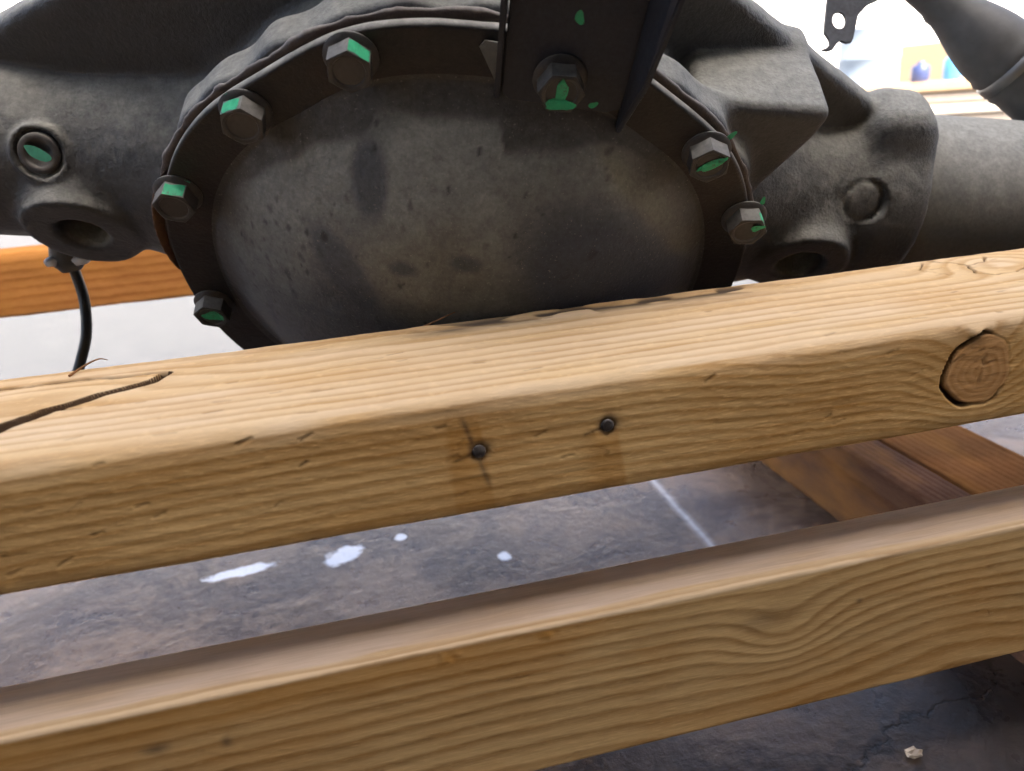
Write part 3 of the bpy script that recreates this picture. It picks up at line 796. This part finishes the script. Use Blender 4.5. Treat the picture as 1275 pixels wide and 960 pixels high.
zb = np.interp(x, [-0.16, -0.113, -0.081, -0.052, -0.049, 0.0135, 0.0165, 0.066, 0.074, 0.11, 0.16], [-0.02, 0.026, 0.049, 0.063, 0.071, 0.072, 0.060, 0.0585, 0.058, 0.040, -0.02])
dark_edge = sstep(-0.0025, 0.0035, z - zb + 0.0022 * vnoise(x, 4, z, 90)) * (z > -0.02)  # darker above a stepped outline
dark_edge = np.maximum(dark_edge, sstep(0.86, 0.99, u + 0.05 * vnoise(x, 4, z, 50)) * 0.9)  # dirt gathered towards the rim
olive = olive * (1 - dark_edge)
dark_edge = dark_edge * 0.80
run = sstep(0.35, 0.75, vnoise(x * 150, 7, z * 9, 1.0)) * sstep(0.1, 0.6, vnoise(x * 30, 3, z * 14, 1.0) + 0.2)
shade_and_marks = np.maximum(shade_and_marks, 0.42 * run * sstep(0.06, 0.0, z))
r_ = np.random.default_rng(3)
for k in range(150):
    a_ = r_.uniform(-2.0, 1.2); rr_ = 0.145 * math.sqrt(r_.random()) if k > 50 else r_.uniform(0.10, 0.145)
    if k <= 50: a_ = r_.uniform(-1.8, -0.8)
    cx, cz = rr_ * math.sin(a_), FC + rr_ * math.cos(a_)
    sz = r_.choice([0.0007, 0.001, 0.0014, 0.002]) * (1.0 if k < 60 else 0.7)
    d = np.hypot((x - cx) / sz, (z - cz) / (sz * r_.uniform(1.0, 2.0)))
    pit = np.maximum(pit, (1 - sstep(0.7, 1.2, d)) * r_.uniform(0.25, 0.75))
Fs = Fc
split = int(ns * 0.855)
fd = Fc[inner < split]; ff = Fc[inner >= split]
def sub(F_):
    uq, inv = np.unique(F_, return_inverse=True)
    return uq, inv.reshape(F_.shape)
uq, fi = sub(fd)
mesh_np("dome", Vc[uq], fi, M_COVER, cover, attrs={"olive": olive.ravel()[uq], "shade_and_marks": shade_and_marks.ravel()[uq], "pit": pit.ravel()[uq], "dark_edge": dark_edge.ravel()[uq]})
# rim: outer face, rounded edge and back
ring_s = ns - split
xr, yr, zr = x[split:], yv[split:], z[split:]
rows = [np.stack([xr[k], yr[k], zr[k]], -1) for k in range(ring_s)]
ob = np.stack([np.sin(th[0]), 0 * th[0], np.cos(th[0])], -1); Rl = Rf[0]
for dr, yy in ((0.0009, -0.0026), (0.0011, -0.0012), (0.0006, 0.0012), (-0.002, 0.0016), (-0.03, 0.0016)):
    rows.append(np.stack([(Rl + dr) * ob[:, 0], np.full(nt, yy), FC + (Rl + dr) * ob[:, 2]], -1))
mesh_np("rim", np.concatenate(rows), grid_faces(len(rows), nt, True), M_FLANGE, cover)

# flange bolts with green paint marks
def hex_bolt(name, px, pz, rot, y0=-0.0048, paint=(), endpaint=None, size=1.0):
    n = 6; AF = 0.0104 * size; Rc = AF / math.cos(math.pi / 6)
    V, F = lathe([(0.0136 * size, 0.0), (0.0138 * size, 0.0010), (0.0126 * size, 0.0024), (0.0100 * size, 0.0034)], 36)
    bm = bmesh.new()
    vv = [bm.verts.new(p) for p in V]
    for f in F: bm.faces.new([vv[i] for i in f])
    H = 0.0132 * size
    # hexagon with rounded-off crown
    def ringv(rad, h, circ):
        out_ = []
        for k in range(36):
            a = 2 * math.pi * k / 36
            am = (a + math.pi / 6) % (math.pi / 3) - math.pi / 6
            rh = AF / math.cos(am) if not circ else rad
            rh = min(rh, Rc * 0.985)
            if not circ: rh *= rad
            out_.append(bm.verts.new((rh * math.cos(a + rot), rh * math.sin(a + rot), h)))
        return out_
    rings = [ringv(1.0, 0.0015, False), ringv(1.0, H - 0.0016, False), ringv(0.985, H - 0.0004, False)]
    rings += [ringv(AF * 0.93, H, True), ringv(AF * 0.80, H - 0.0005, True), ringv(AF * 0.74, H - 0.0014, True)]
    for a_, b_ in zip(rings, rings[1:]):
        for k in range(36): bm.faces.new((a_[k], a_[(k + 1) % 36], b_[(k + 1) % 36], b_[k]))
    bm.faces.new(rings[-1])
    o = bm_obj(name, bm, M_BOLT, axle, 0.5)
    o.matrix_local = Matrix.Translation((px, y0, pz)) @ Matrix.Rotation(math.radians(90), 4, 'X')
    for (a0, a1, h0, h1) in paint:                        # brushed patch on the hexagon's side, hugging the flats
        Vp = []; m = 12; k2 = 6
        for jx in range(k2 + 1):
            for kx in range(m + 1):
                a = a0 + (a1 - a0) * kx / m
                am = (a + math.pi / 6) % (math.pi / 3) - math.pi / 6
                rh = min(AF / math.cos(am), Rc * 0.985) + 0.00022
                hh = h0 + (h1 - h0) * jx / k2 + 0.0007 * math.sin(kx * 0.45 + px * 90) * (1 if jx in (0, k2) else 0)
                hh = min(hh, H - 0.0003)
                Vp.append((rh * math.cos(a + rot), rh * math.sin(a + rot), hh + (0.0004 if hh < 0.003 else 0)))
        p_ = mesh_np("paint_mark", Vp, grid_faces(k2 + 1, m + 1), M_GREEN, o)
    if endpaint:
        for (cx, cy, rx, ry, ra) in endpaint:
            a = np.linspace(0, 2 * math.pi, 18, endpoint=False)
            rad = 1 + 0.12 * np.sin(3 * a + px * 50) + 0.08 * np.sin(5 * a)
            X_, Y_ = rx * rad * np.cos(a), ry * rad * np.sin(a)
            Vp = [(cx + p * math.cos(ra) - q_ * math.sin(ra), cy + p * math.sin(ra) + q_ * math.cos(ra), H + 0.0003 - 0.0012 * (math.hypot(cx + p, cy + q_) < AF * 0.72)) for p, q_ in zip(X_, Y_)]
            mesh_np("paint_mark", Vp, [tuple(range(18))], M_GREEN, o, smooth=False)
    return o
# in bolt space local +y is up in the flange plane, +x along the axle
PI = math.pi
hex_bolt("bolt", -0.0610, 0.0955, 0.00, paint=[(0.58, 1.55, 0.0042, 0.0128)])
hex_bolt("bolt", -0.1180, 0.0590, -0.10, paint=[(1.70, 2.55, 0.0042, 0.0128)])
hex_bolt("bolt", -0.1680, -0.0020, 0.35, paint=[(0.58, 1.52, 0.0042, 0.0128)])
hex_bolt("bolt", -0.1700, -0.1040, 0.30, endpaint=[(0.0015, 0.001, 0.0075, 0.0045, 0.1)])
hex_bolt("bolt", 0.0420, 0.0945, 0.52, y0=-0.0090, endpaint=[(0.0, -0.0058, 0.0078, 0.0030, 0.0), (0.0, 0.0015, 0.0030, 0.0066, 0.0)])
hex_bolt("bolt", 0.1310, 0.0520, 0.15, endpaint=[(0.001, 0.001, 0.0085, 0.0030, 0.65)])
hex_bolt("bolt", 0.1700, 0.0035, 0.60, paint=[(0.05, 0.60, 0.006, 0.0128)], endpaint=[(0.005, 0.004, 0.0042, 0.0028, 0.6)])
for a in (134, 164, 194, 224):
    if a == 134: hex_bolt("bolt", 0.172 * math.sin(math.radians(104)), FC + 0.172 * math.cos(math.radians(104)), 0.3)
    hex_bolt("bolt", 0.172 * math.sin(math.radians(a)), FC + 0.172 * math.cos(math.radians(a)), a * 0.1)

# strokes of the same paint on rim, joint and bracket
def dab(px, py, pz, rx, rz, ra, seed, ny=-1.0):
    a = np.linspace(0, 2 * PI, 16, endpoint=False); r2 = np.random.default_rng(seed)
    rad = 1 + 0.15 * np.sin(2 * a + r2.random() * 6) + 0.12 * np.sin(3 * a + r2.random() * 6)
    X_, Z_ = rx * rad * np.cos(a), rz * rad * np.sin(a)
    V = [(px + p * math.cos(ra) - q_ * math.sin(ra), py, pz + p * math.sin(ra) + q_ * math.cos(ra)) for p, q_ in zip(X_, Z_)]
    return mesh_np("paint_mark", V, [tuple(range(16))], M_GREEN, axle, smooth=False)

dab(-0.1225, -0.0064, 0.0700, 0.0042, 0.0014, 0.35, 1)
dab(-0.1640, -0.0064, 0.0092, 0.0045, 0.0014, -0.2, 2)
dab(0.1415, -0.0056, 0.0640, 0.0030, 0.0018, 0.9, 3)
dab(0.1765, -0.0056, 0.0180, 0.0016, 0.0032, 0.2, 4)
dab(0.0465, -0.0090, 0.1270, 0.0024, 0.0032, 0.3, 5)
dab(0.0615, -0.0090, 0.0800, 0.0026, 0.0017, 0.8, 6)

# ------------------------------------------------------------------ bracket bolted over the rim
bx0, bx1 = 0.0115, 0.0775
def plate_poly(pts, y0, y1, bm):
    a = [bm.verts.new((p[0], y0, p[1])) for p in pts]; b = [bm.verts.new((p[0], y1, p[1])) for p in pts]
    bm.faces.new(a); bm.faces.new(b[::-1])
    n = len(pts)
    for k in range(n): bm.faces.new((a[k], b[k], b[(k + 1) % n], a[(k + 1) % n]))
    return bm
bracket = empty("mounting_bracket", parent=axle)
tag(bracket, "black folded steel bracket rising from the cover rim")
bm_obj("bracket_plate", plate_poly([(bx0 + .002, 0.205), (bx0 + .002, 0.084), (bx0 + 0.006, 0.0795), (bx1 - 0.008, 0.0755), (bx1 - .001, 0.078), (bx1 + .001, 0.205)], -0.0088, -0.0052, bmesh.new()), M_BRACKET, bracket, None, 0.0008)
def side(name, x, sgn, tip, depth, top):
    bm = bmesh.new(); t = 0.0030
    prof = [(-0.0050, tip), (-0.0085, tip - 0.003), (-0.0088 - depth * 0.35, tip + 0.012), (-0.0088 - depth * 0.75, tip + 0.035), (-0.0088 - depth, top * 0.72), (-0.0088 - depth, top), (-0.0050, top)]
    def X_(y): return x + sgn * (0.15 * max(0, -0.0088 - y) + 28 * max(0, -0.0110 - y) ** 2)
    a = [bm.verts.new((X_(y) - t / 2, y, z)) for y, z in prof]; b = [bm.verts.new((X_(y) + t / 2, y, z)) for y, z in prof]
    bm.faces.new(a); bm.faces.new(b[::-1])
    n = len(prof)
    for k in range(n): bm.faces.new((a[k], b[k], b[(k + 1) % n], a[(k + 1) % n]))
    return bm_obj(name, bm, M_BRACKET, bracket, None, 0.0006)
side("bracket_flange", bx0, -1, 0.080, 0.006, 0.205)
side("bracket_flange", bx1 + .0005, 1, 0.066, 0.017, 0.205)
bm = bmesh.new()
tri = [(bx0 - 0.0015, -0.0056, 0.088), (bx0 - 0.0105, -0.0060, 0.1065), (bx0 - 0.0080, -0.0075, 0.1110), (bx0 - 0.0015, -0.0100, 0.1120)]
a = [bm.verts.new(p) for p in tri]; b = [bm.verts.new((p[0], p[1] + 0.0022, p[2] - 0.0010)) for p in tri]
bm.faces.new(a); bm.faces.new(b[::-1])
for k in range(4): bm.faces.new((a[k], b[k], b[(k + 1) % 4], a[(k + 1) % 4]))
bm_obj("bracket_tongue", bm, M_TUBE, bracket)

# ------------------------------------------------------------------ plugs in the arms
def plug(cx, dia, paint):
    V, F = lathe([(dia, 0.0), (dia, 0.0030), (dia - 0.0012, 0.0040), (dia * 0.62, 0.0036), (dia * 0.55, 0.0016), (dia * 0.1, 0.0012)], 32)
    o = mesh_np("plug", V, F, M_BOLT if paint else M_CAST, axle)
    zax = Vector((0, -0.80, 0.60)); xax = Vector((1, 0, 0)); yax = zax.cross(xax)
    m = Matrix((xax, yax, zax)).transposed().to_4x4()
    m.translation = Vector((cx, TY, TZ)) + zax * 0.0635
    o.matrix_local = m
    if paint:
        a = np.linspace(0, 2 * PI, 16, endpoint=False)
        V = [((0.0085 + 0.001 * math.sin(3 * t)) * math.cos(t) * math.cos(-.45) - 0.0036 * math.sin(t) * math.sin(-.45),
              (0.0085) * math.cos(t) * math.sin(-.45) + 0.0036 * math.sin(t) * math.cos(-.45), 0.0044) for t in a]
        mesh_np("paint_mark", V, [tuple(range(16))], simple("green_paint_faded", (0.03, 0.20, 0.13), 0.6, var=0.5, scale=200), o, smooth=False)
    return o
plug(-0.270, 0.0128, True)

# ------------------------------------------------------------------ sensor and lead under the left boss
sensor = empty("sensor", parent=axle)
AI = AM.inverted()
def toL(p): return tuple(AI @ Vector(p))
V, F = tube_pts([toL(p) for p in ((-0.197, 0.640, 0.372), (-0.201, 0.645, 0.350), (-0.2035, 0.650, 0.336), (-0.2035, 0.650, 0.331), (-0.203, 0.650, 0.324))], [0.011, 0.011, 0.0125, 0.0125, 0.007], 20)
mesh_np("sensor_body", V, F, M_RUBBER, sensor)
for p, r0 in (((-0.2125, 0.640, 0.3335), 0.0042), ((-0.193, 0.643, 0.3335), 0.0060)):
    bm = bmesh.new(); bmesh.ops.create_icosphere(bm, subdivisions=2, radius=r0)
    for v in bm.verts: v.co.x *= 1.2; v.co.z *= 0.7; v.co += Vector((random.uniform(-1, 1), random.uniform(-1, 1), random.uniform(-1, 1))) * r0 * 0.12
    o = bm_obj("clip", bm, M_CLIP, sensor, 3.0); o.location = toL(p)
V, F = tube_pts(catmull([toL(p) for p in ((-0.203, 0.650, 0.333), (-0.2015, 0.652, 0.318), (-0.2000, 0.649, 0.299), (-0.2030, 0.643, 0.275), (-0.210, 0.637, 0.256), (-0.218, 0.633, 0.238), (-0.224, 0.645, 0.222), (-0.215, 0.675, 0.215))], 8), 0.0040, 14)
mesh_np("lead", V, F, M_CABLE, sensor)

# ------------------------------------------------------------------ things above the right tube
hose = empty("rubber_hose", Matrix.Translation((0.50, 0.57, 0.44)))
tag(hose, "black rubber boot with steel clamp band at the upper right corner", "hose")
HO = np.array((0.50, 0.57, 0.44))
hp = np.array([(0.452, 0.590, 0.502), (0.487, 0.571, 0.466), (0.520, 0.553, 0.432), (0.550, 0.536, 0.401), (0.60, 0.508, 0.350)])
path = catmull(hp, 10); n_ = len(path); t = np.linspace(0, 1, n_)
rad = 0.0145 + 0.012 * sstep(0.18, 0.50, t) ; rad = rad + 0.0012 * (np.abs(t - 0.22) < 0.015)
rad = rad + 0.0016 * (np.abs(t - 0.545) < 0.013) + 0.0016 * (np.abs(t - 0.64) < 0.013)
V, F = tube_pts(path - HO, rad, 32); mesh_np("boot", V, F, M_RUBBER, hose)
sel = path[(t > 0.565) & (t < 0.63)]
V, F = tube_pts(sel - HO, 0.0282, 32); mesh_np("clamp_band", V, F, M_CLAMP, hose)

pipe_p = catmull([(0.44, 0.64, 0.522), (0.51, 0.60, 0.495), (0.56, 0.585, 0.480), (0.64, 0.56, 0.468), (0.75, 0.54, 0.46)], 8)
V, F = tube_pts(pipe_p - np.array((0.55, 0.585, 0.48)), 0.0085, 18)
o = mesh_np("brake_pipe", V, F, M_CABLE); o.location = (0.55, 0.585, 0.48)
tag(o, "thin black pipe crossing the top right corner above the boot", "pipe")

# flat steel tab with a round hole, hanging into the picture
def tab():
    P0 = np.array((0.3976, 0.5644, 0.4634))
    R_, U_ = np.array(RIGHT), np.array(UP)
    N_ = np.cross(R_, U_)
    s_px = 0.58 / 960
    outl = [(-25, -60), (32, -60), (35, -22), (22, -16), (9, -2), (3, 26), (1, 31), (-5, 32), (-13, 29), (-18, 34), (-22, 40), (-29, 42), (-36, 40.5), (-30, 38), (-26, 33), (-27, 28), (-33, 19), (-33, 13)]
    hole = [(-14.5 + 8.5 * math.cos(a), 4 + 10.5 * math.sin(a)) for a in np.linspace(0, 2 * PI, 24, endpoint=False)]
    bm = bmesh.new()
    def mk(p, dep): return bm.verts.new(P0 + R_ * (p[0] * s_px) - U_ * (p[1] * s_px) + N_ * dep - P0)
    from mathutils.geometry import delaunay_2d_cdt
    pts2 = [Vector(p) for p in outl + hole]
    n1 = len(outl); n2 = len(hole)
    edges = [(k, (k + 1) % n1) for k in range(n1)] + [(n1 + k, n1 + (k + 1) % n2) for k in range(n2)]
    vv, ee, ff_, _, _, _ = delaunay_2d_cdt(pts2, edges, [], 0, 1e-5)
    hc = Vector((-14.5, 4))
    def inside(c):
        if ((c[0] + 14.5) / 8.5) ** 2 + ((c[1] - 4) / 10.5) ** 2 < 0.96: return False
        k = False; j = n1 - 1
        for i in range(n1):
            (xi, yi), (xj, yj) = outl[i], outl[j]
            if (yi > c[1]) != (yj > c[1]) and c[0] < (xj - xi) * (c[1] - yi) / (yj - yi) + xi: k = not k
            j = i
        return k
    A_ = [mk(v, 0.0) for v in vv]; B_ = [mk(v, -0.003) for v in vv]
    keep = [f for f in ff_ if inside(sum((vv[i] for i in f), Vector((0, 0))) / len(f))]
    for f in keep:
        bm.faces.new([A_[i] for i in f]); bm.faces.new([B_[i] for i in f[::-1]])
    for loop in (list(range(n1)), [n1 + k for k in range(n2)]):
        for a, b in zip(loop, loop[1:] + loop[:1]): bm.faces.new((A_[a], A_[b], B_[b], B_[a]))
    o = bm_obj("bracket_tab", bm, M_BRACKET)
    o.location = P0
    tag(o, "flat grey steel tab with one round hole hanging above the right arm", "bracket")
tab()

# ------------------------------------------------------------------ wood chip on the floor, far things in the glare
bm = bmesh.new(); bmesh.ops.create_icosphere(bm, subdivisions=2, radius=0.004)
for v in bm.verts:
    v.co.x *= 1.5; v.co.z *= 0.6; v.co += Vector((random.uniform(-1, 1), random.uniform(-1, 1), random.uniform(-1, 1))) * 0.0009
o = bm_obj("wood_chip", bm, simple("chip_wood", (0.62, 0.52, 0.40), 0.8)); o.location = (0.318, 0.329, 0.0022)
tag(o, "tiny pale wood chip lying on the dark floor in front of the lowest rail", "wood chip")

def far_box(name, c, h, mat, rz, label, cat, bev=0.01):
    o = bm_obj(name, box_bm((-h[0], -h[1], 0), (h[0], h[1], h[2])), mat, None, 0.6, bev)
    o.location = c; o.rotation_euler = (0, 0, rz); tag(o, label, cat); return o
M_CARD = simple("cardboard", (0.50, 0.36, 0.22), 0.8); M_PALEW = simple("pale_board", (0.62, 0.55, 0.47), 0.8)
M_REDP = simple("red_plastic", (0.55, 0.05, 0.07), 0.4); M_BLUEP = simple("blue_plastic", (0.08, 0.30, 0.62), 0.4); M_NAVY = simple("navy_plastic", (0.04, 0.06, 0.16), 0.4)
bench = empty("board_stack", Matrix.Translation((3.15, 3.75, 0)) @ Matrix.Rotation(-0.7, 4, 'Z'))
tag(bench, "pale stack of boards standing in the glare behind the right tube", "board stack")
for k in range(7):
    bm_obj("board", box_bm((-0.75 + 0.05 * (k % 3), -0.3 + 0.03 * (k % 2), 0.055 * k), (0.75 + 0.04 * (k % 2), 0.3, 0.055 * k + 0.045)), M_CARD if k == 6 else M_PALEW, bench, 0.6, 0.004)
def canister(loc, mat, label, h=0.11, r=0.045):
    V, F = lathe([(r * 0.9, 0), (r, 0.006), (r, h * 0.72), (r * 0.8, h * 0.82), (r * 0.36, h * 0.88), (r * 0.36, h), (r * 0.3, h + 0.002)], 20)
    o = mesh_np("canister", V, F, mat); o.location = loc; tag(o, label, "canister", "canisters on the far board stack")
canister((3.16, 3.62, 0.376), M_BLUEP, "small blue canister on the far board stack", 0.13)
canister((3.29, 3.55, 0.376), M_REDP, "small red canister on the far board stack", 0.12, 0.055)
canister((3.05, 3.72, 0.376), M_NAVY, "small navy canister on the far board stack", 0.10)

M_DRUM = simple("faded_drum", (0.30, 0.36, 0.42), 0.5, scale=8)
V, F = lathe([(0.28, 0), (0.29, 0.01), (0.28, 0.03), (0.28, 0.29), (0.29, 0.30), (0.28, 0.31), (0.28, 0.58), (0.29, 0.59), (0.28, 0.60), (0.28, 0.85), (0.29, 0.87), (0.27, 0.87), (0.27, 0.85)], 40)
drum = mesh_np("steel_drum", V, F, M_DRUM); drum.location = (5.3, 7.2, 0)
tag(drum, "faded blue grey steel drum standing far off in the yard", "drum")
far_box("packing_case", (7.6, 9.0, 0), (0.7, 0.5, 0.75), M_CARD, 0.4, "brown packing case far off in the yard glare", "case")
